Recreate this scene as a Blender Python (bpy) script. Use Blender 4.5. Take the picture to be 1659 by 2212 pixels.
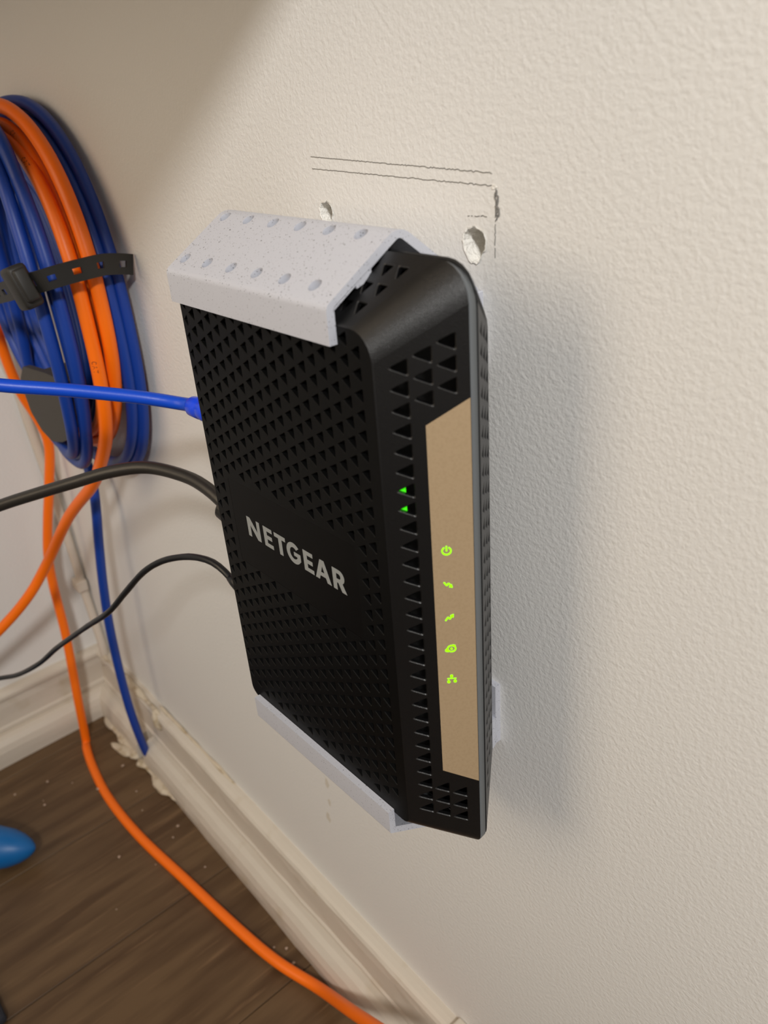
import bpy, bmesh, math, random
from mathutils import Vector, Matrix, noise
from mathutils.geometry import tessellate_polygon

SC = bpy.context.scene
COL = SC.collection
for o in list(bpy.data.objects):
    bpy.data.objects.remove(o)
random.seed(7)

# ------------------------------------------------------------------ frames
# Measurements were taken in the frame of the modem (millimetres, x along its
# side towards the front, y into the wall, z up).  It hangs 1.6 degrees out of
# level on the wall; G() turns that frame into the room (metres, wall y=0, floor z=0).
TILT = 0.028
CT, ST = math.cos(TILT), math.sin(TILT)
def G(p):
    x, y, z = p
    return Vector(((x*CT - z*ST)*.001, (y-68.6)*.001, (x*ST + z*CT + 380.2)*.001))
def GD(d):
    x, y, z = d
    return Vector((x*CT - z*ST, y, x*ST + z*CT))

# ------------------------------------------------------------------ camera
CR = [[0.65524, 0.75204, -0.07139], [0.31582, -0.35855, -0.87846], [-0.68623, 0.55306, -0.47245]]
cam = bpy.data.cameras.new('camera'); cam_o = bpy.data.objects.new('camera', cam); COL.objects.link(cam_o)
cx_, cy_, cz_ = GD(CR[0]), -GD(CR[1]), -GD(CR[2])
m = Matrix((cx_, cy_, cz_)).transposed().to_4x4(); m.translation = G((311.86, -152.38, 265.71))
cam_o.matrix_world = m
cam.sensor_fit = 'VERTICAL'; cam.sensor_height = 7.46; cam.sensor_width = 5.6
cam.lens = 1753.6/2212*7.46
cam.clip_start = 0.01; cam.clip_end = 30
cam.dof.use_dof = True; cam.dof.focus_distance = 0.37; cam.dof.aperture_fstop = 2.6
SC.camera = cam_o

# ------------------------------------------------------------------ world, lights, exposure
w = bpy.data.worlds.new('world'); SC.world = w; w.use_nodes = True
w.node_tree.nodes['Background'].inputs[0].default_value = (1.0, 0.90, 0.785, 1)
w.node_tree.nodes['Background'].inputs[1].default_value = 0.29
SC.view_settings.view_transform = 'Standard'; SC.view_settings.look = 'None'
SC.view_settings.exposure = -0.12; SC.view_settings.gamma = 1.0
SC.view_settings.use_curve_mapping = False

def area(name, loc, target, size, power, color, shape='DISK'):
    l = bpy.data.lights.new(name, 'AREA'); l.shape = shape; l.size = size; l.energy = power; l.color = color
    o = bpy.data.objects.new(name, l); COL.objects.link(o); o.location = loc
    o.rotation_euler = (Vector(target)-Vector(loc)).to_track_quat('-Z', 'Y').to_euler(); return o
def spot(name, loc, target, radius, power, color, angle):
    l = bpy.data.lights.new(name, 'SPOT'); l.shadow_soft_size = radius; l.energy = power; l.color = color
    l.spot_size = math.radians(angle); l.spot_blend = 1.0
    o = bpy.data.objects.new(name, l); COL.objects.link(o); o.location = loc
    o.rotation_euler = (Vector(target)-Vector(loc)).to_track_quat('-Z', 'Y').to_euler(); return o
spot('ceiling_spot', (1.10, -.73, 1.45), (0.25, 0, .78), 0.085, 80, (1.0, 0.985, 0.96), 68)
dl = area('left_fill', (-0.40, -0.90, 1.0), (-0.10, 0, .72), 0.85, 3.5, (1.0, 0.79, 0.55), 'SQUARE')  # warm fill light added at the left to lift the upper wall, no real doorway
dl.data.spread = math.radians(120)

# ------------------------------------------------------------------ materials
def lin(c):
    return tuple((v/255/12.92 if v/255 <= .04045 else ((v/255+.055)/1.055)**2.4) for v in c)
def mat(name, srgb, rough=.5, metal=0, bump=None, spec=.5, emit=None, coat=0):
    m = bpy.data.materials.new(name); m.use_nodes = True
    nt = m.node_tree; b = nt.nodes['Principled BSDF']
    b.inputs['Base Color'].default_value = (*lin(srgb), 1); b.inputs['Roughness'].default_value = rough
    b.inputs['Metallic'].default_value = metal; b.inputs['Specular IOR Level'].default_value = spec
    b.inputs['Coat Weight'].default_value = coat
    if emit:
        b.inputs['Emission Color'].default_value = (*lin(emit[0]), 1); b.inputs['Emission Strength'].default_value = emit[1]
    if bump:
        scale, dist, strength = bump
        tc = nt.nodes.new('ShaderNodeTexCoord'); n = nt.nodes.new('ShaderNodeTexNoise'); bp = nt.nodes.new('ShaderNodeBump')
        n.inputs['Scale'].default_value = scale; n.inputs['Detail'].default_value = 3
        bp.inputs['Distance'].default_value = dist; bp.inputs['Strength'].default_value = strength
        nt.links.new(tc.outputs['Object'], n.inputs['Vector']); nt.links.new(n.outputs['Fac'], bp.inputs['Height'])
        nt.links.new(bp.outputs['Normal'], b.inputs['Normal'])
    return m
def tint(m, srgb2, scale, lo, hi, detail=3, stretch=None):
    """blend the base colour towards a second colour with a noise mask"""
    nt = m.node_tree; b = nt.nodes['Principled BSDF']
    tc = nt.nodes.new('ShaderNodeTexCoord'); n = nt.nodes.new('ShaderNodeTexNoise'); r = nt.nodes.new('ShaderNodeMapRange'); mx = nt.nodes.new('ShaderNodeMix')
    mx.data_type = 'RGBA'
    n.inputs['Scale'].default_value = scale; n.inputs['Detail'].default_value = detail
    r.inputs['From Min'].default_value = lo; r.inputs['From Max'].default_value = hi
    src = tc.outputs['Object']
    if stretch:
        mp = nt.nodes.new('ShaderNodeMapping'); mp.inputs['Scale'].default_value = stretch
        nt.links.new(src, mp.inputs['Vector']); src = mp.outputs['Vector']
    nt.links.new(src, n.inputs['Vector']); nt.links.new(n.outputs['Fac'], r.inputs['Value'])
    nt.links.new(r.outputs['Result'], mx.inputs['Factor'])
    lk = b.inputs['Base Color'].links
    if lk: nt.links.new(lk[0].from_socket, mx.inputs['A'])
    else: mx.inputs['A'].default_value = b.inputs['Base Color'].default_value
    mx.inputs['B'].default_value = (*lin(srgb2), 1)
    nt.links.new(mx.outputs['Result'], b.inputs['Base Color'])
    return m

M_WALL = mat('wall_paint', (228, 227, 224), .55, bump=(430, .0008, .45), spec=.3)
nt = M_WALL.node_tree                                  # rolled-paint stipple: two sizes of relief
bp = [n for n in nt.nodes if n.type == 'BUMP'][0]; n1 = [n for n in nt.nodes if n.type == 'TEX_NOISE'][0]
tc = [n for n in nt.nodes if n.type == 'TEX_COORD'][0]
n2 = nt.nodes.new('ShaderNodeTexNoise'); n2.inputs['Scale'].default_value = 950; n2.inputs['Detail'].default_value = 2
ad = nt.nodes.new('ShaderNodeMath'); ad.operation = 'MULTIPLY_ADD'; ad.inputs[1].default_value = .35
nt.links.new(tc.outputs['Object'], n2.inputs['Vector']); nt.links.new(n2.outputs['Fac'], ad.inputs[0])
nt.links.new(n1.outputs['Fac'], ad.inputs[2]); nt.links.new(ad.outputs[0], bp.inputs['Height'])
M_PLASTER = mat('gypsum', (240, 238, 232), .9, bump=(900, .001, .8))
M_PENCIL = mat('pencil_graphite', (124, 122, 119), .6)
M_TRIM = tint(mat('trim_paint', (209, 200, 186), .42, bump=(60, .001, .3)), (186, 171, 144), 30, .60, .85)
M_CAULK = tint(mat('caulk', (205, 192, 170), .6, bump=(240, .001, .6)), (168, 150, 120), 120, .5, .7)
M_BLACK = mat('black_plastic', (13, 13, 14), .35, bump=(3400, .00011, .8), spec=.62)
M_SIDE = mat('black_side_plastic', (8, 8, 8), .46, bump=(1800, .00005, .5), spec=.14)
M_LOGO = mat('black_inlay', (7, 6, 6), .46, spec=.13)
M_GREYLET = mat('silver_print', (150, 153, 152), .5)
M_GOLD = tint(mat('gold_paint', (184, 160, 128), .42, metal=.25, bump=(2600, .00006, .8)), (180, 156, 124), 900, .45, .62)
M_STRIP = mat('grey_strip', (98, 103, 107), .5)
M_SHELL = mat('black_shell', (38, 38, 39), .38, bump=(1500, .00012, .7), spec=.5)
M_SEAM = mat('seam_black', (6, 6, 6), .6)
M_LED = mat('green_led', (60, 200, 20), .4, emit=((60, 235, 10), .8))
M_ICON = mat('green_icon', (120, 230, 0), .4, emit=((150, 255, 0), 1.15))
M_BRACKET = mat('speckled_filament', (196, 198, 207), .42, bump=(700, .0001, .5), spec=.4)
tint(M_BRACKET, (70, 68, 72), 1500, .675, .705, detail=1.5)
M_BLUE = mat('blue_jacket', (8, 74, 205), .38, bump=(500, .0001, .4))
M_BLUED = mat('dark_blue_jacket', (12, 58, 150), .45, bump=(500, .0001, .4))
M_BLUEBOOT = mat('blue_boot', (14, 70, 232), .3)
M_ORANGE = mat('orange_jacket', (255, 116, 4), .42, bump=(500, .0001, .4))
M_PRINT = mat('jacket_print', (150, 62, 20), .6)
M_PRINTW = mat('white_print', (170, 168, 165), .6)
M_COAX = mat('coax_jacket', (40, 37, 34), .36, bump=(900, .00012, .5))
M_CORD = mat('black_cord', (22, 23, 26), .34)
M_RUBBER = mat('black_rubber', (34, 33, 31), .55)
M_PLATE = mat('hanger_plate', (58, 53, 46), .55)
M_WHITE = mat('white_cord', (206, 196, 182), .5)
M_METAL = mat('nut_black', (36, 34, 32), .35, metal=.3)
M_CLEAR = mat('plug_plastic', (70, 110, 200), .2)
M_HANDLE = mat('glossy_blue', (0, 98, 168), .42)
M_MAT = mat('navy_fabric', (38, 40, 50), .9, bump=(900, .0008, .8))
M_DEBRIS = mat('paint_crumb', (178, 156, 138), .8)

M_WOOD = mat('wood_plank', (101, 78, 52), .48, bump=(80, .0002, .3))
tint(M_WOOD, (78, 56, 33), 9, .38, .66, detail=5, stretch=(9, .9, 1))
tint(M_WOOD, (118, 92, 64), 22, .60, .80, detail=4, stretch=(14, .8, 1))

# ------------------------------------------------------------------ mesh helpers
def link(name, me, mt, parent=None, smooth=False, kind=None):
    if mt: me.materials.append(mt)
    if smooth:
        for p in me.polygons: p.use_smooth = True
    o = bpy.data.objects.new(name, me); COL.objects.link(o)
    if parent: o.parent = parent
    if kind: o['kind'] = kind
    return o
def mk(name, verts, faces, mt, parent=None, smooth=False, kind=None, fix=True):
    """verts are room coordinates for top-level things (origin moved to their base),
    coordinates in the parent's frame for parts"""
    vs = [Vector(v) for v in verts]; org = Vector((0, 0, 0))
    if parent is None:
        org = Vector(((min(v.x for v in vs)+max(v.x for v in vs))/2, (min(v.y for v in vs)+max(v.y for v in vs))/2, min(v.z for v in vs)))
        vs = [v-org for v in vs]
    me = bpy.data.meshes.new(name); me.from_pydata(vs, [], [tuple(f) for f in faces]); me.validate()
    if fix:
        bm = bmesh.new(); bm.from_mesh(me); bmesh.ops.recalc_face_normals(bm, faces=bm.faces); bm.to_mesh(me); bm.free()
    me.update()
    o = link(name, me, mt, parent, smooth, kind); o.location = org
    return o
def tag(o, label, cat, group=None):
    o['label'] = label; o['category'] = cat
    if group: o['group'] = group
    return o
def empty(name, loc, label, cat):
    o = bpy.data.objects.new(name, None); COL.objects.link(o); o.empty_display_size = .02
    o.location = loc; return tag(o, label, cat)
def box(x0, x1, y0, y1, z0, z1):
    v = [(x, y, z) for z in (z0, z1) for y in (y0, y1) for x in (x0, x1)]
    return v, [(0, 2, 3, 1), (4, 5, 7, 6), (0, 1, 5, 4), (1, 3, 7, 5), (3, 2, 6, 7), (2, 0, 4, 6)]
def bevbox(name, b, bev, mt, parent=None, smooth=False, xf=None, seg=2, kind=None):
    bm = bmesh.new(); v, f = box(*b); vs = [bm.verts.new(p) for p in v]
    for q in f: bm.faces.new([vs[i] for i in q])
    bmesh.ops.recalc_face_normals(bm, faces=bm.faces)
    bmesh.ops.bevel(bm, geom=list(bm.edges), offset=bev, segments=seg, affect='EDGES', profile=.5)
    vv = [tuple(x.co) for x in bm.verts]; bm.verts.index_update(); ff = [[q.index for q in p.verts] for p in bm.faces]; bm.free()
    if xf: vv = [xf(p) for p in vv]
    return mk(name, vv, ff, mt, parent, smooth, kind)
def spline(pts, step):
    P = [Vector(p) for p in pts]; P = [P[0]*2-P[1]]+P+[P[-1]*2-P[-2]]; out = []
    for i in range(1, len(P)-2):
        a, b, c, d = P[i-1:i+3]; n = max(2, int((c-b).length/step))
        for k in range(n):
            t = k/n
            out.append(.5*((2*b)+(c-a)*t+(2*a-5*b+4*c-d)*t*t+(3*b-a-3*c+d)*t**3))
    out.append(P[-2]); return out
def sweep(pts, sec):
    """parallel-transport sweep; sec(i, n) -> list of 2D offsets"""
    n = len(pts); V = []; F = []; up = None
    for i, p in enumerate(pts):
        t = (pts[min(i+1, n-1)]-pts[max(i-1, 0)]).normalized()
        if up is None:
            up = t.orthogonal().normalized()
        up = (up-t*up.dot(t)).normalized(); s = t.cross(up)
        ring = sec(i, n); k = len(ring)
        for a, b in ring: V.append(p+up*a+s*b)
    for i in range(n-1):
        for j in range(k):
            F.append((i*k+j, i*k+(j+1) % k, (i+1)*k+(j+1) % k, (i+1)*k+j))
    F.append(tuple(range(k-1, -1, -1))); F.append(tuple((n-1)*k+j for j in range(k)))
    return V, F
def circle(r, k=12):
    return [(r*math.cos(2*math.pi*j/k), r*math.sin(2*math.pi*j/k)) for j in range(k)]
def tube(name, pts, r, mt, parent=None, step=.004, k=12, rough=0):
    P = spline(pts, step)
    V, F = sweep(P, (lambda i, n: circle(r*(1+rough*noise.noise(P[i]*90)), k)))
    return mk(name, V, F, mt, parent, True)
def lathe(axis_pts, k=24):
    """axis_pts: list of (centre, direction-frame(u,v), radius)"""
    V = []; F = []
    for c, u, v, r in axis_pts:
        for j in range(k):
            a = 2*math.pi*j/k; V.append(c+u*(r*math.cos(a))+v*(r*math.sin(a)))
    n = len(axis_pts)
    for i in range(n-1):
        for j in range(k):
            F.append((i*k+j, i*k+(j+1) % k, (i+1)*k+(j+1) % k, (i+1)*k+j))
    F.append(tuple(range(k-1, -1, -1))); F.append(tuple((n-1)*k+j for j in range(k)))
    return V, F
def prof_along(a, b, rad):
    """turned solid from point a to b; rad: list of (t 0..1, radius)"""
    a, b = Vector(a), Vector(b); d = (b-a).normalized(); u = d.orthogonal().normalized(); v = d.cross(u)
    return lathe([(a.lerp(b, t), u, v, r) for t, r in rad])
def holed(outer, holes, fn, depth, rim=.3, rimz=.25):
    """flat plate with chamfered holes; fn(u, v, d) -> 3D point at depth d under the surface"""
    big = []
    for h in holes:
        if len(h) == 4:
            big.append(list(h)); continue
        cx = sum(p[0] for p in h)/len(h); cy = sum(p[1] for p in h)/len(h)
        big.append([(cx+(p[0]-cx)*(1+rim/1.6), cy+(p[1]-cy)*(1+rim/1.6)) for p in h])
    loops = [outer]+big
    tess = tessellate_polygon([[Vector((a, b, 0)) for a, b in l] for l in loops])
    V = [fn(a, b, 0) for l in loops for a, b in l]; F = [tuple(t) for t in tess]
    base = len(outer)
    for h, g in zip(holes, big):
        k = len(h); s0 = base; base += k
        s1 = len(V); V += [fn(a, b, rimz) for a, b in h]
        s2 = len(V); V += [fn(a, b, depth) for a, b in h]
        for j in range(k):
            q = (j+1) % k
            F.append((s0+j, s0+q, s1+q, s1+j)); F.append((s1+j, s1+q, s2+q, s2+j))
    return V, F
def rtri(pts, r=.55, n=2):
    out = []
    for i in range(3):
        p = Vector(pts[i]); a = (Vector(pts[i-1])-p).normalized(); b = (Vector(pts[(i+1) % 3])-p).normalized()
        ang = a.angle(b); d = r/math.tan(ang/2); s = p+a*d; e = p+b*d
        for j in range(n+1):
            t = j/n; q = s*(1-t)**2+p*2*t*(1-t)+e*t*t; out.append((q.x, q.y))
    return out
def extrude_poly(poly, fn, d0, d1):
    n = len(poly); V = [fn(a, b, d0) for a, b in poly]+[fn(a, b, d1) for a, b in poly]
    t = tessellate_polygon([[Vector((a, b, 0)) for a, b in poly]])
    F = [tuple(x) for x in t]+[tuple(i+n for i in reversed(x)) for x in t]
    F += [(i, (i+1) % n, n+(i+1) % n, n+i) for i in range(n)]
    return V, F
def join(parts):
    V = []; F = []
    for v, f in parts:
        b = len(V); V += list(v); F += [tuple(i+b for i in q) for q in f]
    return V, F

# ------------------------------------------------------------------ room shell
WL = -0.495                                            # left wall plane
def circ_hole(cx, cz, rx, rz, n, jit, seed, tail=0):
    rnd = random.Random(seed); L = []
    for j in range(n):
        a = 2*math.pi*j/n; k = 1+rnd.uniform(-jit, jit)
        x, z = rx*k*math.cos(a), rz*k*math.sin(a)
        if tail and math.sin(a) < -.6: z -= tail*((-math.sin(a)-.6)/.4)
        L.append((cx+x, cz+z))
    return L
H1 = G((102.3, 68.6, 210.9)); H2 = G((15.3, 68.6, 215.6))
h1 = circ_hole(H1.x, H1.z, .0053, .0049, 28, .06, 3, .0022); h2 = circ_hole(H2.x, H2.z, .0042, .0044, 22, .09, 5)
X1, Z1 = 1.9, 2.4
outer = [(WL-.02, -.02), (X1, -.02), (X1, Z1), (WL-.02, Z1)]
tess = tessellate_polygon([[Vector((a, b, 0)) for a, b in l] for l in (outer, h1, h2)])
V = [(a, 0, b) for l in (outer, h1, h2) for a, b in l]; F = [tuple(t) for t in tess]
wall = mk('wall_right', V, F, M_WALL, fix=False); wall['kind'] = 'structure'
if wall.data.polygons[0].normal.y > 0: wall.data.flip_normals()
def in_wall(p): return Vector(p)-wall.location
for hl, c, seed in ((h1, H1, 3), (h2, H2, 5)):         # drilled holes: raw gypsum sides, torn paper lip
    rnd = random.Random(seed); V = []; F = []; n = len(hl)
    for d, s in ((-.0006, 1.10), (-.0004, 1.0), (.003, .95), (.008, .90), (.013, .82), (.0135, .1)):
        for (x, z) in hl:
            j = rnd.uniform(-.06, .06) if 0 < d < .0134 else rnd.uniform(-.03, .03)
            V.append(in_wall((c.x+(x-c.x)*(s+j), d, c.z+(z-c.z)*(s+j))))
    for i in range(5):
        for j in range(n): F.append((i*n+j, i*n+(j+1) % n, (i+1)*n+(j+1) % n, (i+1)*n+j))
    F.append(tuple(5*n+j for j in range(n)))
    mk('drill_hole', V, F, M_PLASTER, wall)
def pencil(a, b, r=.00014, jit=.0003, gaps=0, seed=1):
    rnd = random.Random(seed); a, b = Vector(G(a)), Vector(G(b)); n = max(6, int((b-a).length/.0008)); P = []
    for i in range(n+1):
        p = a.lerp(b, i/n); t = i/n
        P.append(p+Vector((rnd.uniform(-jit, jit), 0, rnd.uniform(-jit, jit)))*(.25+.75*t))
    parts = []; run = []
    for p in P:
        if gaps and rnd.random() < gaps and len(run) > 1:
            parts.append(run); run = []
        run.append(p)
    if len(run) > 1: parts.append(run)
    shp = [sweep([in_wall(q-Vector((0, .00012, 0))) for q in r_], lambda i, n: circle(r, 5)) for r_ in parts if len(r_) > 1]
    v, f = join(shp); return mk('pencil_line', v, f, M_PENCIL, wall)
pencil((8, 68.6, 237.7), (110.5, 68.6, 234.1), seed=1)
pencil((8.1, 68.6, 233.0), (111, 68.6, 230.0), seed=2)
c = G((111.6, 68.6, 229.6)); rnd = random.Random(2); ch_ = [(math.cos(a)*1.3*rnd.uniform(.6, 1.1), math.sin(a)*1.0*rnd.uniform(.6, 1.1)) for a in [k*math.pi/6 for k in range(12)]]
v, f = extrude_poly(ch_, lambda a, b, d: in_wall((c.x+a*.001, -d*.001, c.z+b*.001)), -.2, .25)
mk('torn_paint', v, f, M_PLASTER, wall)
pencil((112.5, 68.6, 229.5), (111.7, 68.6, 205.3), seed=3, gaps=.06)
pencil((112.9, 68.6, 229.0), (113.4, 68.6, 219.5), r=.00035, jit=.0011, seed=4, gaps=.15)
pencil((112.3, 68.6, 228.0), (112.9, 68.6, 218.5), r=.0003, jit=.0009, seed=9, gaps=.15)
pencil((99, 68.6, 219.4), (108, 68.6, 220.0), seed=5, gaps=.4, r=.00016)
# faint scuffs on the paint under the modem
M_SCUFF = mat('scuff', (211, 205, 193), .7)
for i, (x, z, rx, rz) in enumerate(((-52, -176, 2.6, 5.5), (-52.5, -196, 2.2, 4.5), (-57, -215, 2.8, 6.5))):
    c = G((x, 68.6, z)); rnd = random.Random(i); L = [(math.cos(a)*rx*rnd.uniform(.6, 1.1), math.sin(a)*rz*rnd.uniform(.6, 1.1)) for a in [k*math.pi/7 for k in range(14)]]
    v, f = extrude_poly(L, lambda a, b, d: in_wall((c.x+a*.001, -d*.001, c.z+b*.001)), -.2, .04)
    mk('scuff_mark', v, f, M_SCUFF, wall)

wl = mk('wall_left', [(WL, 0.02, -.02), (WL, -2.2, -.02), (WL, -2.2, Z1), (WL, .02, Z1)], [(0, 1, 2, 3)], M_WALL, fix=False); wl['kind'] = 'structure'
if wl.data.polygons[0].normal.x < 0: wl.data.flip_normals()

fl = mk('floor', *box(WL-.02, X1, -2.2, .02, -.03, -.004), mat('subfloor', (40, 30, 20), .8)); fl['kind'] = 'structure'
PW = .129; xj = -.1905
i = 0; x = xj-3*PW
while x < X1:
    x0, x1 = max(x, WL-.01)+.0004, min(x+PW, X1)-.0004
    if x1 > x0:
        cuts = [-2.2, -1.25+.37*(i % 3), 0.01]
        for a, b in zip(cuts, cuts[1:]):
            bm = bmesh.new(); bv, bf = box(x0, x1, a+.0004, b-.0004, -.012, 0); vs = [bm.verts.new(p) for p in bv]
            for q in bf: bm.faces.new([vs[j] for j in q])
            bmesh.ops.recalc_face_normals(bm, faces=bm.faces)
            bmesh.ops.bevel(bm, geom=[e for e in bm.edges if all(v.co.z > -.001 for v in e.verts)], offset=.0004, segments=1, affect='EDGES')
            me = bpy.data.meshes.new('plank'); bmesh.ops.translate(bm, verts=bm.verts, vec=-fl.location); bm.to_mesh(me); bm.free()
            link('plank', me, M_WOOD, fl)
    x += PW; i += 1

# baseboards: extruded moulding profile (distance from wall, height)
BOARD = [(0, .078), (.004, .0785), (.008, .0782), (.0105, .077), (.0122, .0745), (.0125, .0715), (.0115, .069), (.0098, .0675), (.0098, .066),
         (.0105, .060), (.0108, .048), (.0112, .0385), (.0128, .0370), (.0132, .0345), (.0124, .0325), (.0124, 0), (0, 0)]
SHOE = [(.0122, 0), (.0285, 0), (.0287, .010), (.0278, .018), (.0255, .0245), (.0215, .0295), (.0170, .0318), (.0122, .032)]
def mould(name, prof, a, b, fn, parent=None, mt=M_TRIM, seg=1, wob=0):
    V = []; n = len(prof)
    for i in range(seg+1):
        s = a+(b-a)*i/seg
        for j, (d, h) in enumerate(prof):
            k = wob*noise.noise(Vector((s*40, d*90, h*90)))
            V.append(fn(s, d+(k if d > .005 else 0), h+(k*.5 if h > .002 else 0)))
    F = [(i*n+j, i*n+(j+1) % n, (i+1)*n+(j+1) % n, (i+1)*n+j) for i in range(seg) for j in range(n)]
    F += [tuple(range(n)), tuple(seg*n+j for j in reversed(range(n)))]
    return mk(name, V, F, mt, parent, kind=None)
BX1 = .083
br = mould('baseboard_right', BOARD, WL+.0005, BX1, lambda s, d, h: (s, -d, h), seg=30, wob=.0008); br['kind'] = 'structure'
rb = lambda s, d, h: Vector((s, -d, h))-br.location
mould('shoe_molding', SHOE, WL+.0125, -.3735, rb, br, seg=14, wob=.0015)
mould('shoe_molding', SHOE, -.3605, BX1, rb, br, seg=24, wob=.0008)
bl = mould('baseboard_left', BOARD, -.0005, -2.2, lambda s, d, h: (WL+d, s, h), seg=20, wob=.0006); bl['kind'] = 'structure'
lb = lambda s, d, h: Vector((WL+d, s, h))-bl.location
mould('shoe_molding', SHOE, -.0125, -2.2, lb, bl, seg=20, wob=.0008)
# lumpy paint and caulk along the right baseboard
def lumps(P, r0, r1, seed, parent, flat=1.0):
    """a run of smeared, lumpy caulk along a path"""
    P = spline(P, .0025); z0 = min(p.z for p in P)
    R = [r0+(r1-r0)*min(1, max(0, .5+noise.noise(p*38+Vector((seed*5.3, 0, 0)))*1.6)) for p in P]
    n = len(P); R = [r*min(1, .25+min(i, n-1-i)/3) for i, r in enumerate(R)]
    V, F = sweep(P, lambda i, n: [(a*R[i]*(1+.25*noise.noise(P[i]*200+Vector((a, b, seed)))), b*R[i]) for a, b in circle(1, 10)])
    V = [Vector((v.x, v.y, z0+(v.z-z0)*flat)) for v in V]
    return mk('caulk_bead', [v-parent.location for v in V], F, M_CAULK, parent, True)
lumps([(-.47, -.009, .0765), (-.42, -.008, .077), (-.37, -.0085, .078), (-.335, -.0085, .078)], .0022, .0045, 1, br)
lumps([(-.345, -.010, .080), (-.338, -.0125, .075), (-.336, -.0125, .068), (-.335, -.011, .058)], .002, .0050, 2, br)
lumps([(-.345, -.003, .080), (-.30, -.002, .0785), (-.20, -.0015, .0782)], .001, .0022, 4, br)
lumps([(-.462, -.026, .002), (-.44, -.027, .002), (-.415, -.028, .002), (-.385, -.028, .002), (-.374, -.030, .002)], .003, .0085, 6, br, .6)
lumps([(-.418, -.041, .001), (-.406, -.038, .001), (-.394, -.034, .002), (-.382, -.031, .002)], .003, .0070, 8, br, .5)
lumps([(-.372, -.029, .002), (-.355, -.029, .002), (-.335, -.0285, .002), (-.310, -.028, .002), (-.292, -.028, .002)], .002, .0075, 9, br, .6)
# white end block where the right baseboard stops
pb = bevbox('trim_1', (BX1+.0008, BX1+.011, -.020, 0, 0, .0835), .0015, M_TRIM); pb['kind'] = 'structure'

# unseen shelf, added above the frame to shade the upper left of the wall
sh = bevbox('shade_shelf', (WL, .124, -.20, 0, .768, .786), .002, M_TRIM); sh['kind'] = 'structure'

# ------------------------------------------------------------------ modem
BASE = (75.0, 24.0, -17.0)
modem = empty('cable_modem', G(BASE), 'black vented cable modem with gold front strip held by two grey brackets', 'modem')
modem.rotation_euler = (0, -TILT, 0)
def L(x, y, z):                                        # modem frame (mm) -> local metres
    return Vector(((x-BASE[0])*.001, (y-BASE[1])*.001, (z-BASE[2])*.001))
def outline(x0, x1b, x1t, z0, z1, r, n=6):
    """r = (rear-bottom, front-bottom, front-top, rear-top)"""
    P = []
    for (cx, cz, rr, a0) in ((x0+r[0], z0+r[0], r[0], math.pi), (x1b-r[1], z0+r[1], r[1], 1.5*math.pi), (x1t-r[2], z1-r[2], r[2], 0), (x0+r[3], z1-r[3], r[3], .5*math.pi)):
        for j in range(n+1):
            a = a0+.5*math.pi*j/n; P.append((cx+rr*math.cos(a), cz+rr*math.sin(a)))
    return P
NO = 6
def loft(rings, skip=()):
    """rings: list of (outline, y); skip: set of (ring index, segment index) left open"""
    V = []; F = []; n = len(rings[0][0])
    for o, y in rings: V += [L(a, y, b) for a, b in o]
    for i in range(len(rings)-1):
        for j in range(n):
            if (i, j) in skip: continue
            F.append((i*n+j, i*n+(j+1) % n, (i+1)*n+(j+1) % n, (i+1)*n+j))
    return V, F
R_FACE = (6, 4, 10, 8); ZF0, ZF1 = -17.5, 197.5
faceA = outline(.45, 122.55, 122.55, ZF0+.45, ZF1-.45, (5.6, 3.6, 9.6, 7.6)); faceB = outline(0, 123, 123, ZF0, ZF1, R_FACE)
YR = 23.0
ridge = outline(-1, 142.5, 142.5, -31.3, 216, (6, 5, 12, 9))
FRONT, TOP = 2*NO+1, 3*NO+2                           # straight outline segments that carry their own vented plates
V, F = loft([(faceA, 0), (faceB, .5), (ridge, YR)], {(1, FRONT), (1, TOP)})
mk('body_shell', V, F, M_BLACK, modem, True)
# side panel: lattice of triangular vents around the inlay
holes = []
LG = (14.6, 103.9, 71.6, 114.2)                        # inlay x0, x1, z0, z1
for c in range(19):
    xr = 4.4+c*6.244
    for k in range(30):
        zb = (190.8 if c % 2 else 187.3)-7.12*k
        if zb < -13.5: continue
        xa = max(xr-4.3, 1.5)
        if LG[0]-.8 < xr and xr-4.3 < LG[1]+.6 and LG[2]-1.5 < zb+2.5 < LG[3]+1.2: continue
        if c == 0 and zb < -6: continue
        if c == 18 and zb < -9: continue
        holes.append(rtri([(xr, zb), (xr, zb+5.0), (xa, zb+2.5)], .42))
lo = [(LG[0], LG[2]), (LG[1], LG[2]), (LG[1], LG[3]), (LG[0], LG[3])]
V, F = holed(faceA, holes+[lo], lambda a, b, d: L(a, d, b), 1.9, rim=.22, rimz=.25)
mk('side_panel', V, F, M_SIDE, modem)
v, f = extrude_poly([(LG[0]+.1, LG[2]+.05), (LG[1]-.05, LG[2]+.05), (LG[1]-.05, LG[3]-.05), (LG[0]+.1, LG[3]-.05)], lambda a, b, d: L(a, d, b), .03, 1.9)
logo = mk('logo_panel', v, f, M_LOGO, modem)
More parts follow.
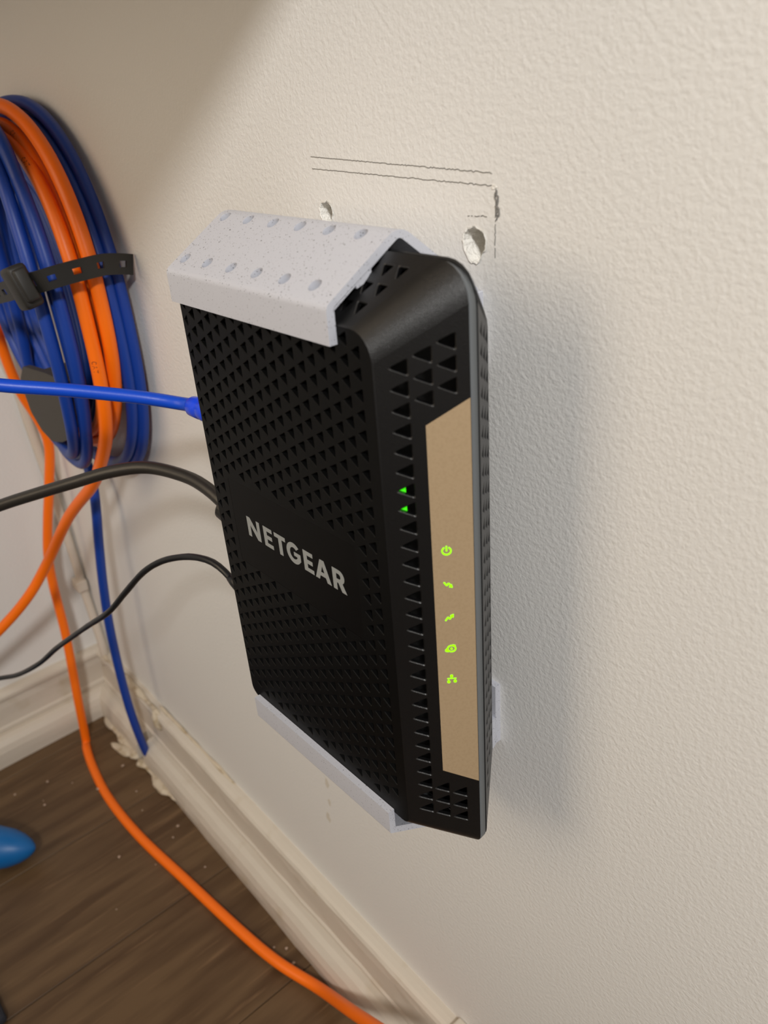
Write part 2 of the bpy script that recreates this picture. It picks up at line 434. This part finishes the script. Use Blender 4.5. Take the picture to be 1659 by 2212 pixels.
# lettering: bold capitals, cap height 9.9 mm
def arc(cx, cz, rx, rz, a0, a1, n):
    return [(cx+rx*math.cos(math.radians(a0+(a1-a0)*i/n)), cz+rz*math.sin(math.radians(a0+(a1-a0)*i/n))) for i in range(n+1)]
B0, B1 = 88.85, 98.7
def letE(x0, x1):
    t = 1.95; s = 2.5; mid = (B0+B1)/2
    return [(x0, B0), (x1, B0), (x1, B0+t), (x0+s, B0+t), (x0+s, mid-t/2), (x1-.5, mid-t/2), (x1-.5, mid+t/2), (x0+s, mid+t/2), (x0+s, B1-t), (x1, B1-t), (x1, B1), (x0, B1)]
G_ = arc(61.0, 93.78, 5.15, 5.1, 48, 360-18, 26)+[(65.9, 94.7), (61.2, 94.7), (61.2, 92.75), (63.1, 92.75)]
G_ = [p for p in arc(61.0, 93.78, 5.15, 5.1, 42, 325, 26)]+[(65.75, 91.3), (65.75, 94.6), (61.1, 94.6), (61.1, 92.7), (63.3, 92.7), (63.3, 91.75)]+list(reversed(arc(61.0, 93.78, 2.75, 2.85, 45, 318, 20)))
letters = [
    ([(25.5, B0), (27.9, B0), (27.9, 94.9), (33.0, B0), (35.6, B0), (35.6, B1), (33.2, B1), (33.2, 92.7), (28.1, B1), (25.5, B1)], None),
    (letE(38.6, 45.3), None),
    ([(50.0, B0), (52.5, B0), (52.5, B1-2.0), (55.3, B1-2.0), (55.3, B1), (47.1, B1), (47.1, B1-2.0), (50.0, B1-2.0)], None),
    (G_, None),
    (letE(68.0, 74.6), None),
    ([(75.6, B0), (78.2, B0), (79.0, 90.9), (82.6, 90.9), (83.4, B0), (86.1, B0), (82.2, B1), (79.5, B1)], [(79.7, 92.8), (81.9, 92.8), (80.8, 95.9)]),
    ([(87.5, B0), (89.9, B0), (89.9, 92.4), (90.9, 92.4), (92.9, B0), (95.9, B0), (93.5, 92.9)]+arc(91.7, 95.55, 3.3, 3.15, -48, 90, 10)+[(87.5, B1)], [(89.9, 94.3), (91.4, 94.3)]+arc(91.4, 95.55, 1.2, 1.25, -60, 60, 6)+[(91.4, 96.8), (89.9, 96.8)]),
]
for poly, hole in letters:
    loops = [poly]+([hole] if hole else [])
    t = tessellate_polygon([[Vector((a, b, 0)) for a, b in l] for l in loops])
    V = [L(a, -.02, b) for l in loops for a, b in l]; n = len(V); F = [tuple(x) for x in t]
    V += [L(a, .12, b) for l in loops for a, b in l]; s = 0
    for l in loops:
        k = len(l); F += [(s+i, s+(i+1) % k, n+s+(i+1) % k, n+s+i) for i in range(k)]; s += k
    mk('logo_letter', V, F, M_GREYLET, logo)
# front panel: slanted face between the side panel and the ridge
UF = math.hypot(19.5, YR-.5)
fn_ = Vector((-YR+.5, 19.5)).normalized()            # inward direction in (x, y)
def FR(u, z, d):
    t = u/UF; return L(123+19.5*t+fn_.x*d, .5+(YR-.5)*t+fn_.y*d, z)
def ring_fr(k, y):                                     # outline corner heights of the straight front segment
    o = faceB if y == 0 else ridge; return o[FRONT][1], o[FRONT+1][1]
f0, f1 = ring_fr(0, 0); g0, g1 = ring_fr(0, 1)
hf = []
def ft(u, zb): hf.append(rtri([(u, zb), (u, zb+5.3), (u-6.0, zb+2.65)], .6, 3))
for k in range(28): ft(10.25, 183.0-7.153*k)
for k in range(3):
    ft(17.85, 186.6-7.153*k); ft(25.4, 190.3-7.153*k)
    ft(17.3, 1.2-7.153*k); ft(24.6, -1.9-7.1*k)
V, F = holed([(0, f0), (UF, g0), (UF, g1), (0, f1)], hf, FR, 2.0, rim=.32, rimz=.35)
mk('front_panel', V, F, M_BLACK, modem)
# top panel
TS = math.hypot(YR-.5, 18.5); tn_ = Vector((18.5, -(YR-.5))).normalized()
def TPf(x, s, d):
    t = s/TS; return L(x, .5+(YR-.5)*t+d*tn_.x, ZF1+18.5*t+d*tn_.y)
a0, a1 = faceB[TOP][0], faceB[TOP+1][0]; b0, b1 = ridge[TOP][0], ridge[TOP+1][0]
ht = []
for i in range(11):
    for (xr, st) in ((121.0, 24.3), (117.2, 16.9), (113.6, 9.3)):
        x = xr-7.0*i
        ht.append(rtri([(x, st), (x-4.9, st), (x-2.6, st-4.9)], .45))
V, F = holed([(a0, 0), (b0, TS), (b1, TS), (a1, 0)], ht, TPf, 1.8, rim=.3, rimz=.3)
mk('top_panel', V, F, M_BLACK, modem)
# gold strip with the lit icons
v, f = extrude_poly([(15, 13.9), (29.6, 7.0), (29.6, 174.4), (15.1, 165.9)], FR, -.15, .3)
gold = mk('gold_strip', v, f, M_GOLD, modem)
def seg(a, b, w):
    a, b = Vector(a), Vector(b); d = (b-a).normalized(); n = Vector((-d.y, d.x))*w/2
    return [tuple(a+n), tuple(a-n), tuple(b-n), tuple(b+n)]
def disc(c, r, n=14): return arc(c[0], c[1], r, r, 0, 360-360/n, n-1)
def icon(name, polys):
    v, f = join([extrude_poly(p, FR, -.32, -.1) for p in polys]); return mk(name, v, f, M_ICON, gold)
def ringarc(c, rx, rz, w, a0, a1, n):
    o = arc(c[0], c[1], rx, rz, a0, a1, n); i = arc(c[0], c[1], rx-w, rz-w, a0, a1, n)
    return [[o[k], o[k+1], i[k+1], i[k]] for k in range(n)]
def ic(name, dz, polys):
    icon(name, [[(a, b+dz) for a, b in p] for p in polys])
c = (20.1, 0); ic('power_icon', 118.6, ringarc(c, 1.8, 1.75, .48, 118, 422, 20)+[seg((20.1, 2.0), (20.1, -.1), .5)])
ic('download_icon', 104.4, [seg((18.7, 1.2), (19.7, -.25), .5), seg((19.7, -.25), (20.3, .75), .5), seg((20.3, .75), (21.2, -.4), .55), [(21.8, -1.2), (20.45, -.95), (21.5, .3)]])
ic('upload_icon', 90.1, [seg((18.7, -1.3), (19.7, .3), .5), seg((19.7, .3), (20.3, -.6), .5), seg((20.3, -.6), (21.2, .9), .55), [(21.8, 1.6), (20.4, 1.0), (21.7, -.1)]])
c = (20.55, 0); ic('globe_icon', 76.0, ringarc(c, 1.75, 1.65, .5, 0, 360, 22)+[disc((20.5, -.05), .42), seg((18.2, -.9), (19.4, -1.2), .7), seg((18.2, -.8), (19.3, .5), .5), seg((20.9, 1.6), (22.0, 1.3), .5)])
ic('network_icon', 61.8, [disc((20.1, 1.2), .6), seg((20.1, 1.2), (20.1, 0), .35), seg((18.4, 0), (21.9, 0), .3), seg((18.9, 0), (18.9, -1.4), .35), seg((21.4, 0), (21.4, -1.2), .35), disc((18.95, -1.6), .62), disc((21.4, -1.4), .62)])
# small green leds seen through two vents
for zz in (140.2, 133.0):
    v, f = extrude_poly([(5.0, zz+1.0), (7.4, zz+.7), (7.4, zz+4.2), (5.4, zz+3.4)], FR, 2.1, 3.0)
    mk('status_led', v, f, M_LED, modem)
# grey ridge strip, seam, rear shell
def rg(e): return outline(-1-e, 142.5+e, 142.5+e, -31.3-e, 216+e, (6, 5, 12, 9))
def rgz(e, dz): return outline(-1-e, 142.5+e, 142.5+e, -31.3-e, 216-dz, (6, 5, 12, 9))
v, f = loft([(ridge, YR), (rgz(.1, .15), YR+.2), (rgz(-.1, 1.7), YR+3.3), (rgz(-.8, 2.2), YR+3.45)])
mk('ridge_strip', v, f, M_STRIP, modem, True)
inn = rgz(-.9, 1.0)
v, f = loft([(rgz(-1.2, 2.4), YR+3.3), (inn, YR+3.5), (inn, YR+4.35)]); mk('seam', v, f, M_SEAM, modem, True)
s0 = rg(-.4); s1 = outline(3, 125.6, 125.6, -14.5, 198, (9, 9, 10, 9)); YS = YR+4.35; YB = 49.5
v, f = loft([(inn, YR+4.3), (s0, YS), (s1, YB), (outline(6, 122.6, 122.6, -11.5, 195, (8, 8, 9, 8)), 52.5)], {(1, FRONT)})
n = len(s0); f.append(tuple(3*n+j for j in range(n)))
shell = mk('rear_shell', v, f, M_SHELL, modem, True)
# dark box added inside to stop light passing through the vents
mk('light_block', [L(*p) for p in box(6, 117, 6, 46, -10, 192)[0]], box(0, 1, 0, 1, 0, 1)[1], M_SEAM, modem)
SX = s0[FRONT][0]-s1[FRONT][0]; WS = math.hypot(SX, YB-YS); sn_ = Vector((-(YB-YS), -SX)).normalized()
def SL(u, z, d):
    t = u/WS; return L(s0[FRONT][0]-SX*t+d*sn_.x, YS+(YB-YS)*t+d*sn_.y, z)
q0, q1 = s0[FRONT][1], s0[FRONT+1][1]; p0, p1 = s1[FRONT][1], s1[FRONT+1][1]
hs = []
for u, zt in ((7.0, 195.0), (15.0, 191.4), (22.8, 187.8)):
    for k in range(31):
        zb = zt-5-7.12*k
        if zb < -8+u*.6-6: continue
        hs.append(rtri([(u+2.6, zb), (u+2.6, zb+5.2), (u-2.9, zb+3.4)], .4))
V, F = holed([(0, q0), (WS, p0), (WS, p1), (0, q1)], hs, SL, 1.8, rim=.2, rimz=.2)
mk('rear_vent_panel', V, F, M_SHELL, modem)

# ------------------------------------------------------------------ printed brackets
def fillet(P, R, n=6):
    out = [P[0]]
    for i in range(1, len(P)-1):
        p = Vector(P[i]); r = R[i-1]
        if not r: out.append(P[i]); continue
        a = (Vector(P[i-1])-p).normalized(); b = (Vector(P[i+1])-p).normalized(); d = r/math.tan(a.angle(b)/2)
        s, e = p+a*d, p+b*d
        for j in range(n+1):
            t = j/n; q = s*(1-t)**2+p*2*t*(1-t)+e*t*t; out.append(tuple(q))
    return out+[P[-1]]
def offset(P, t):
    out = []
    for i in range(len(P)):
        a = Vector(P[i])-Vector(P[i-1]) if i else None; b = Vector(P[i+1])-Vector(P[i]) if i < len(P)-1 else None
        na = Vector((a.y, -a.x)).normalized() if a else None; nb = Vector((b.y, -b.x)).normalized() if b else None
        if na is None: q = nb*t
        elif nb is None: q = na*t
        else:
            mm = (na+nb).normalized(); q = mm*(t/max(.3, mm.dot(na)))
        out.append(tuple(Vector(P[i])+q))
    return out
def bracket(name, label, outer, sgn, x0, x1, rad, hole_rows, base):
    root = empty(name, G(base), label, 'bracket'); root.rotation_euler = (0, -TILT, 0)
    LB = lambda x, y, z: Vector(((x-base[0])*.001, (y-base[1])*.001, (z-base[2])*.001))
    O = fillet(outer, rad); I = offset(fillet(outer, [max(.3, r-3.0) if r else 0 for r in rad]), 3.2*sgn)
    if len(I) != len(O): raise ValueError
    poly = O+I[::-1]; n = len(poly); tess = tessellate_polygon([[Vector((a, b, 0)) for a, b in poly]])
    e = .35; C = (sum(p[0] for p in poly)/n, sum(p[1] for p in poly)/n)
    V = []
    for x in (x0, x1): V += [LB(x, a, b) for a, b in poly]
    F = [tuple(t) for t in tess]+[tuple(i+n for i in reversed(t)) for t in tess]+[(i, (i+1) % n, n+(i+1) % n, n+i) for i in range(n)]
    body = mk('bracket_body', V, F, M_BRACKET, root)
    if hole_rows:
        cv = []
        for (y, z, nrm, xs) in hole_rows:
            for x in xs:
                c = LB(x, y, z); d = Vector((0, nrm[0], nrm[1])).normalized()
                u = Vector((1, 0, 0)); w_ = d.cross(u)
                cv.append(lathe([(c-d*.006, u, w_, .0026), (c+d*.0001, u, w_, .0026), (c+d*.006, u, w_, .0036)], 20))
        v, f = join(cv); cut = mk('cutter', v, f, None, root)
        md = body.modifiers.new('holes', 'BOOLEAN'); md.operation = 'DIFFERENCE'; md.solver = 'EXACT'; md.object = cut
        bpy.context.view_layer.update(); dg = bpy.context.evaluated_depsgraph_get()
        me = bpy.data.meshes.new_from_object(body.evaluated_get(dg)); body.modifiers.clear(); body.data = me
        bpy.data.objects.remove(cut)
    bm = bmesh.new(); bm.from_mesh(body.data)
    for fc in bm.faces: fc.smooth = True
    for ed in bm.edges:
        if len(ed.link_faces) == 2 and ed.calc_face_angle(0) > .5: ed.smooth = False
    bm.to_mesh(body.data); bm.free()
    bv = body.modifiers.new('edge', 'BEVEL'); bv.width = .0007; bv.segments = 3; bv.limit_method = 'ANGLE'; bv.angle_limit = .9
    return root, LB
XS = [6.4+17.28*i for i in range(6)]
sl = Vector((32.6, 19.3)).normalized()
up, LU = bracket('wall_bracket', 'light grey speckled printed bracket hooked over the top of the modem', [(-3.3, 190.9), (-3.3, 203.6), (29.2, 223.4), (65.4, 195.6), (65.4, 170)], 1,
    .5, 106.2, [3.4, 9, 2], [(24.2, 219.6, (-sl.y, sl.x), XS), (3.2, 207.2, (-sl.y, sl.x), XS), (47, 209, (.6, .8), XS)], (53, 66, 165))
v, f = extrude_poly([(9, 209.4), (9.8, 206.6), (12.6, 207.5), (14.6, 209.1), (16.2, 210.6), (16.4, 213.4)], lambda a, b, d: LU(d, a, b), .7, 106.15)
mk('support_rib', v, f, M_BRACKET, up)
bevbox('back_plate', (.5, 106.2, 65.3, 68.6, 165, 194), .4, M_BRACKET, up, xf=lambda p: LU(*p), seg=1)
lo_, LL = bracket('wall_bracket', 'light grey printed bracket cradling the bottom of the modem above the baseboard', [(-3.3, -15.0), (-3.3, -27.6), (29, -47.5), (65.4, -22.5), (65.4, -6)], -1,
    7.0, 113.2, [1.2, 5.5, 2], None, (60, 66, -45))
v, f = extrude_poly([(16, -36), (19, -31.6), (23, -32.0), (28, -32.6), (31, -41)], lambda a, b, d: LL(d, a, b), 7.3, 113.0)
mk('support_rib', v, f, M_BRACKET, lo_)
pw = [((7.0, 113.2, 65.3, 68.6, 8.6, 12.9)), ((7.0, 113.2, 65.3, 68.6, -22, -13.5)), ((7.0, 20, 65.3, 68.6, -13.5, 8.6)), ((107.6, 113.2, 65.3, 68.6, -13.5, 8.6))]
v, f = join([box(*b) for b in pw]); mk('back_plate', [LL(*p) for p in v], f, M_BRACKET, lo_)

# ------------------------------------------------------------------ cables
def gp(P): return [G(p) for p in P]
patch = tube('ethernet_cable', gp([(-120.8, -65.3, 149.4), (-111.6, -49.8, 143.6), (-95.0, -22.4, 136.7), (-74.5, 4.3, 129.8), (-60.5, 19.4, 125.2), (-45, 21.5, 126.5), (-28, 21.6, 127.4)]), .0035, M_BLUE)
tag(patch, 'bright blue ethernet patch cable plugged into the rear edge of the black modem', 'cable')
v, f = prof_along(G((-50.5, 20.8, 125.9)), G((-24, 21.6, 127.6)), [(0, .0042), (.08, .0052), (.35, .0056), (.4, .0050), (.5, .0058), (1, .0062)])
mk('strain_boot', [p-patch.location for p in v], f, M_BLUEBOOT, patch, True)
bevbox('plug', (-25, -1.3, 16, 27, 122, 133), .8, M_CLEAR, patch, xf=lambda p: G(p)-patch.location)
coax = tube('coaxial_cable', gp([(-205.8, -82.7, 40.8), (-171.5, -55.5, 56.8), (-149.6, -38.7, 65.7), (-128.0, -22.9, 74.0), (-108.6, -7.4, 81.1), (-88.6, 6.3, 84.9), (-63.4, 15.3, 84.2), (-46.6, 18.5, 81.3), (-32, 20, 76.0), (-22, 21, 71.5)]), .0036, M_COAX)
tag(coax, 'thick black coaxial cable arching from the left into the modem rear', 'cable')
v, f = prof_along(G((-33, 18.8, 75.0)), G((-1.2, 22, 66)), [(0, .0050), (.04, .0062), (.3, .0064), (.32, .0074), (.95, .0074), (1, .0066)])
mk('connector_nut', [p-coax.location for p in v], f, M_METAL, coax, False)
pw_ = tube('power_cord', gp([(-361.6, -95.1, -170.6), (-302.9, -70.6, -142.5), (-275.7, -61.0, -128.6), (-240.5, -50.6, -103.9), (-213.5, -42.2, -80.5), (-187.0, -37.2, -60.2), (-155.0, -31.3, -36.2), (-122.9, -25.4, -12.5), (-107.1, -17.9, 5.1), (-90.9, -9.6, 23.0), (-77.4, -2.5, 32.9), (-62.1, 3.7, 39.2), (-47.9, 6.7, 43.2), (-37.4, 9.2, 43.5), (-28.2, 10.4, 41.2), (-21.7, 11.5, 36.8)]), .0019, M_CORD, rough=.08)
tag(pw_, 'thin black power cord sagging from the modem rear down to the left', 'cord')
v, f = prof_along(G((-24.5, 11, 39)), G((-2, 14, 30)), [(0, .0022), (.15, .0030), (.3, .0034), (.75, .0040), (1, .0040)])
mk('barrel_plug', [p-pw_.location for p in v], f, M_CORD, pw_, True)

# coil of cable hung near the corner: each turn = (y at right, x left, x right, z bottom, z top, y at left)
def turn_pt(T, ph):
    y, xl, xr, zb, zt, yl = T; e = 2/2.35; c, s = math.cos(ph), math.sin(ph); y = yl+(y-yl)*(.5+.5*c)
    return Vector(((xl+xr)/2+(xr-xl)/2*math.copysign(abs(c)**e, c), y, (zb+zt)/2+(zt-zb)/2*math.copysign(abs(s)**e, s)))
def turns(TS, ph_end, seed, ph_start=math.pi, wob=2.2):
    P = []; N = 30; k = len(TS)
    for i, T in enumerate(TS):
        a0 = ph_start if i == 0 else math.pi; a1 = ph_end if i == k-1 else -math.pi
        m_ = max(4, int(N*(a0-a1)/(2*math.pi)))
        for j in range(m_+(1 if i == k-1 else 0)):
            ph = a0+(a1-a0)*j/m_; p = turn_pt(T, ph)
            if i < k-1:                                # slide into the next turn over the last stretch (left side)
                t = max(0, (-ph-1.75)/(math.pi-1.75)); t = t*t*(3-2*t)
                p = p.lerp(turn_pt(TS[i+1], ph), t)
            q = p*.012+Vector((seed*3.1+i*.7, 0, 0))
            P.append(p+Vector((noise.noise(q)*wob, 0, noise.noise(q+Vector((9, 9, 9)))*wob)))
    return P

OT = [(-452.0, 8.2, -367.0), (-449.0, 12.2, -313.3), (-452.0, 17.2, -272.9), (-458.0, 23.4, -225.3), (-462.0, 26.9, -172.0), (-462.0, 30.9, -137.5),
      (-458.0, 38.7, -101.6), (-452.0, 48.5, -62.2), (-447.0, 57.5, -21.8), (-446, 55, 5), (-444, 45, 42), (-440, 41, 86), (-420, 40, 125)]
OF = [(98.4, 20.0, -262.0), (46.4, 24.5, -302.0), (4.4, 27.0, -333.0), (-45.0, 30.0, -368.0), (-87.9, 18.8, -370.5), (-133.6, 11.6, -371.5), (-214.0, 2.0, -371.5),
      (-291.3, -6.8, -371.5), (-357.8, -8.2, -371.0), (-409.9, -2.5, -369.0), (-441, 4, -366.5)]
OE = [(-201.5, 32.5, 104), (-203, 32, 89), (-206.5, 31.5, 75), (-216.5, 31.5, 57), (-237.5, 31, 33), (-261, 29, 9), (-314, 19.5, -35), (-359.0, 2.7, -91.7), (-374.8, -17.0, -123.6), (-391.5, -44.8, -153.1), (-406.4, -90.9, -185.3)]
BT = [(-327.4, 50.0, -24.0), (-335.3, 44.0, -81.5), (-341.2, 40.0, -123.8), (-349.7, 38.0, -171.1), (-355.0, 37.0, -224.0), (-357.7, 37.0, -272.9), (-359.5, 39.0, -312.6), (-366.7, 44.0, -350), (-370, 50.0, -366)]
oc = OF+OT[0:]+turns([(39, -424, -210, 40, 257, 48.5), (43, -434, -197, 33, 267, 49), (33, -414, -200, 18, 249, 47.5)], -.05, 1, ph_start=math.pi*.97)+OE
org = tube('network_cable', gp(oc), .0046, M_ORANGE, step=.006, k=14)
tag(org, 'orange network cable looped around the blue coil and trailing along the floor', 'cable')
# small dark print on the orange jacket, read along the cable
GL = {'C': [[(.85, .75), (.6, 1), (.25, .9), (.1, .5), (.25, .1), (.6, 0), (.85, .25)]], 'A': [[(0, 0), (.45, 1), (.9, 0)], [(.18, .4), (.72, .4)]], 'T': [[(0, 1), (.9, 1)], [(.45, 1), (.45, 0)]]}
OCP = spline(gp(oc), .0004)
def jacket_print(at, txt, h=.0030, adv=.0029, wd=.00042):
    q = G(at); k0 = min(range(10, len(OCP)-90), key=lambda i: (OCP[i]-q).length); parts = []
    t = (OCP[k0+2]-OCP[k0-2]).normalized(); sgn = 1 if t.z < 0 else -1
    def pos(s_, v_):
        k = k0+sgn*int(round(s_/.0004)); p = OCP[k]; tt = (OCP[k+2]-OCP[k-2]).normalized()*sgn
        n_ = Vector((.74, -.62, .25)); n_ = (n_-tt*n_.dot(tt)).normalized(); b_ = n_.cross(tt); a = (v_-.5*h)/.0046
        return p+(n_*math.cos(a)+b_*math.sin(a))*.00468
    for i, ch in enumerate(txt):
        for st_ in GL[ch]:
            for (x0, y0), (x1, y1) in zip(st_, st_[1:]):
                A_ = Vector((i*adv+x0*adv*.8, y0*h)); B_ = Vector((i*adv+x1*adv*.8, y1*h)); d_ = (B_-A_).normalized(); nn = Vector((-d_.y, d_.x))*wd/2
                vs = [pos(*(A_+nn)), pos(*(A_-nn)), pos(*(B_-nn)), pos(*(B_+nn))]
                parts.append((vs, [(0, 1, 2, 3)]))
    v, f = join(parts); mk('jacket_print', [p-org.location for p in v], f, M_PRINT, org)
jacket_print((-246.6, 35, 228), 'CAT'); jacket_print((-265.2, 39, 249.9), 'CA'); jacket_print((-197.7, 31, 118), 'CAT')
bc = turns([(44.5, -310, -250, 70, 216, 43), (44, -333, -240.5, 61, 223, 43), (45, -356, -231, 53, 230, 43), (43.5, -380, -221.5, 46, 236, 43), (21.5, -400, -206, 28, 256, 37), (12.5, -345, -215, 34, 248, 34), (22, -368, -214, 22, 262, 36), (52, -448, -201, 8, 262, 62), (59, -446, -199, 2, 268, 62)], -math.pi*.5-.25, 2)+BT
blu = tube('network_cable', gp(bc), .0042, M_BLUED, step=.006, k=14)
tag(blu, 'dark blue network cable wound in a thick coil near the room corner', 'cable')
# hook that carries the coil: an upturned front lip on an arm from the wall
lip = fillet([(-262, 100), (-312, 95), (-329, 80), (-325, 56), (-310, 44), (-292, 40), (-268, 46), (-249, 54), (-227, 86), (-224, 101), (-262, 100)], [6, 6, 8, 8, 12, 8, 4, 6, 4], 4)[:-1]
v, f = extrude_poly(lip, lambda a, b, d: G((a, d, b)), 18, 23)
hp = mk('cable_hook', v, f, M_PLATE)
tag(hp, 'dark grey cable hook whose rounded lip shows under the coil', 'hook')
v, f = prof_along(G((-275, 22, 88)), G((-275, 68.4, 89)), [(0, .011), (.9, .012), (.93, .02), (1, .02)]); mk('arm', [p-hp.location for p in v], f, M_PLATE, hp)
# rubber strap with slots and a buckle round the coil
SP = [(-188, 66, 173), (-186.5, 58, 175), (-184.1, 46, 177), (-182.2, 31, 177.0), (-185.8, 18, 175.5), (-191, 8, 173.5), (-209, 4.5, 170), (-228.0, 4, 165.7), (-259.9, 4.0, 158.8), (-357.9, 5.0, 139.0), (-398, 8, 131)]
P = spline(gp(SP), .0016); n = len(P); V = []; F = []
hz = [-.0063, -.0019, .0019, .0063]
for i, p in enumerate(P):
    t = (P[min(i+1, n-1)]-P[max(i-1, 0)]).normalized(); up_ = Vector((.0, -.25, 1)); up_ = (up_-t*up_.dot(t)).normalized(); nn = t.cross(up_).normalized()
    for d in (0, .0017):
        for h in hz: V.append(p+up_*h+nn*d)
for i in range(n-1):
    slot = (i % 9) in (3, 4, 5)
    a, b = i*8, (i+1)*8
    for j in range(3):
        if j == 1 and slot: continue
        F.append((a+j, a+j+1, b+j+1, b+j)); F.append((a+4+j, b+4+j, b+5+j, a+5+j))
    for j in (0, 3): F.append((a+j, b+j, b+4+j, a+4+j))
    if slot:
        for j in (1, 2): F.append((a+j, b+j, b+4+j, a+4+j))
    else:
        if ((i-1) % 9) in (3, 4, 5): F.append((a+1, a+2, a+6, a+5))
        if ((i+1) % 9) in (3, 4, 5): F.append((b+1, b+2, b+6, b+5))
F += [(0, 4, 5, 1), (1, 5, 6, 2), (2, 6, 7, 3)]
st = mk('cable_strap', V, F, M_RUBBER)
tag(st, 'black rubber slotted strap with a chunky buckle around the cable coil', 'strap')
bc_ = G((-205, 1.5, 170)); ax = (G((-228, 5.5, 165.7))-G((-190, 6, 173.5))).normalized()
def bk(p):
    u = ax; w_ = Vector((-.15, -.2, 1)); w_ = (w_-u*w_.dot(u)).normalized(); n_ = u.cross(w_)
    return bc_+u*p[0]+n_*p[1]+w_*p[2]-st.location
bevbox('buckle', (-.0085, .0085, -.006, .006, -.013, .013), .0025, M_RUBBER, st, True, bk)
bevbox('buckle_lip', (-.013, -.0075, -.0045, .0035, -.009, .0105), .0015, M_RUBBER, st, True, bk)

wc = tube('white_cord', [Vector((max(p.x, WL+.003), min(p.y, -.004), p.z)) for p in gp([(-482.0, 48, 70), (-484.0, 54.3, 24.0), (-486.0, 55.9, -9.4), (-489.0, 60.5, -95.0), (-490.0, 62, -164.2), (-490.0, 62.5, -198.4), (-487.0, 63, -238.1), (-480.0, 62, -274.4), (-477, 60, -302)])], .0045, M_WHITE)
tag(wc, 'white cord running down the room corner to the baseboard', 'cord')
q = G((-490, 62.3, -199)); q = Vector((max(q.x, WL+.004), min(q.y, -.004), q.z))
bevbox('clip', (-.0085, .0085, -.008, .004, -.007, .007), .002, M_WHITE, wc, True, lambda p: q+Vector(p)-wc.location)

# ------------------------------------------------------------------ things on the floor
a_, b_ = G((-327.5, -90.1, -356)), G((-353.2, -116.3, -356)); d_ = (b_-a_).normalized(); tip = a_; tip.z = .0215
ogive = [(0, .0006), (.012, .0042), (.04, .0085), (.09, .0132), (.16, .0172), (.26, .0200), (.4, .0212), (.62, .0195), (.8, .0185), (1, .0190)]
v, f = prof_along(tip, tip+Vector((d_.x, d_.y, 0))*.15, ogive)
hd = mk('tool_handle', v, f, M_HANDLE, None, True)
tag(hd, 'glossy blue rounded plastic handle tip lying on the brown floor', 'handle')
mp = bevbox('floor_mat', (-.48, -.188, -.62, -.2335, .0005, .009), .003, M_MAT)
tag(mp, 'dark navy fabric mat edge on the floor in the bottom left corner', 'mat')
rnd = random.Random(4); parts = []
crumbs = [(-424, -47, 1.5), (-431, -79, 1.3), (-395, -61, 1.5), (-376, -11, 2.0), (-282, -32, 1.6), (-341, -12, 1.2), (-275, 27, 1.4), (-266, 17, 1.1), (-215, 23, 1.1), (-345, 17, 1.1), (-318, 10, .8), (-404, -28, .8), (-250, -10, .7), (-97, 33, 1.3), (-82, 30, 1.6), (-105, 26, .9), (-388, 22, 1.6), (-402, -60, .6), (-232, -58, .7)]
for (x, y, r) in crumbs:
    p = G((x, y, -376)); p.z = r*.00045
    bm = bmesh.new(); bmesh.ops.create_icosphere(bm, subdivisions=1, radius=r*.001)
    for q_ in bm.verts: q_.co = Vector((q_.co.x*rnd.uniform(.7, 1.3), q_.co.y*rnd.uniform(.7, 1.3), q_.co.z*.5))+p
    bm.verts.index_update(); parts.append(([v_.co.copy() for v_ in bm.verts], [[v_.index for v_ in fc.verts] for fc in bm.faces])); bm.free()
v, f = join(parts); db = mk('paint_crumbs', v, f, M_DEBRIS, kind='stuff')
tag(db, 'pale paint crumbs scattered over the brown plank floor', 'debris')
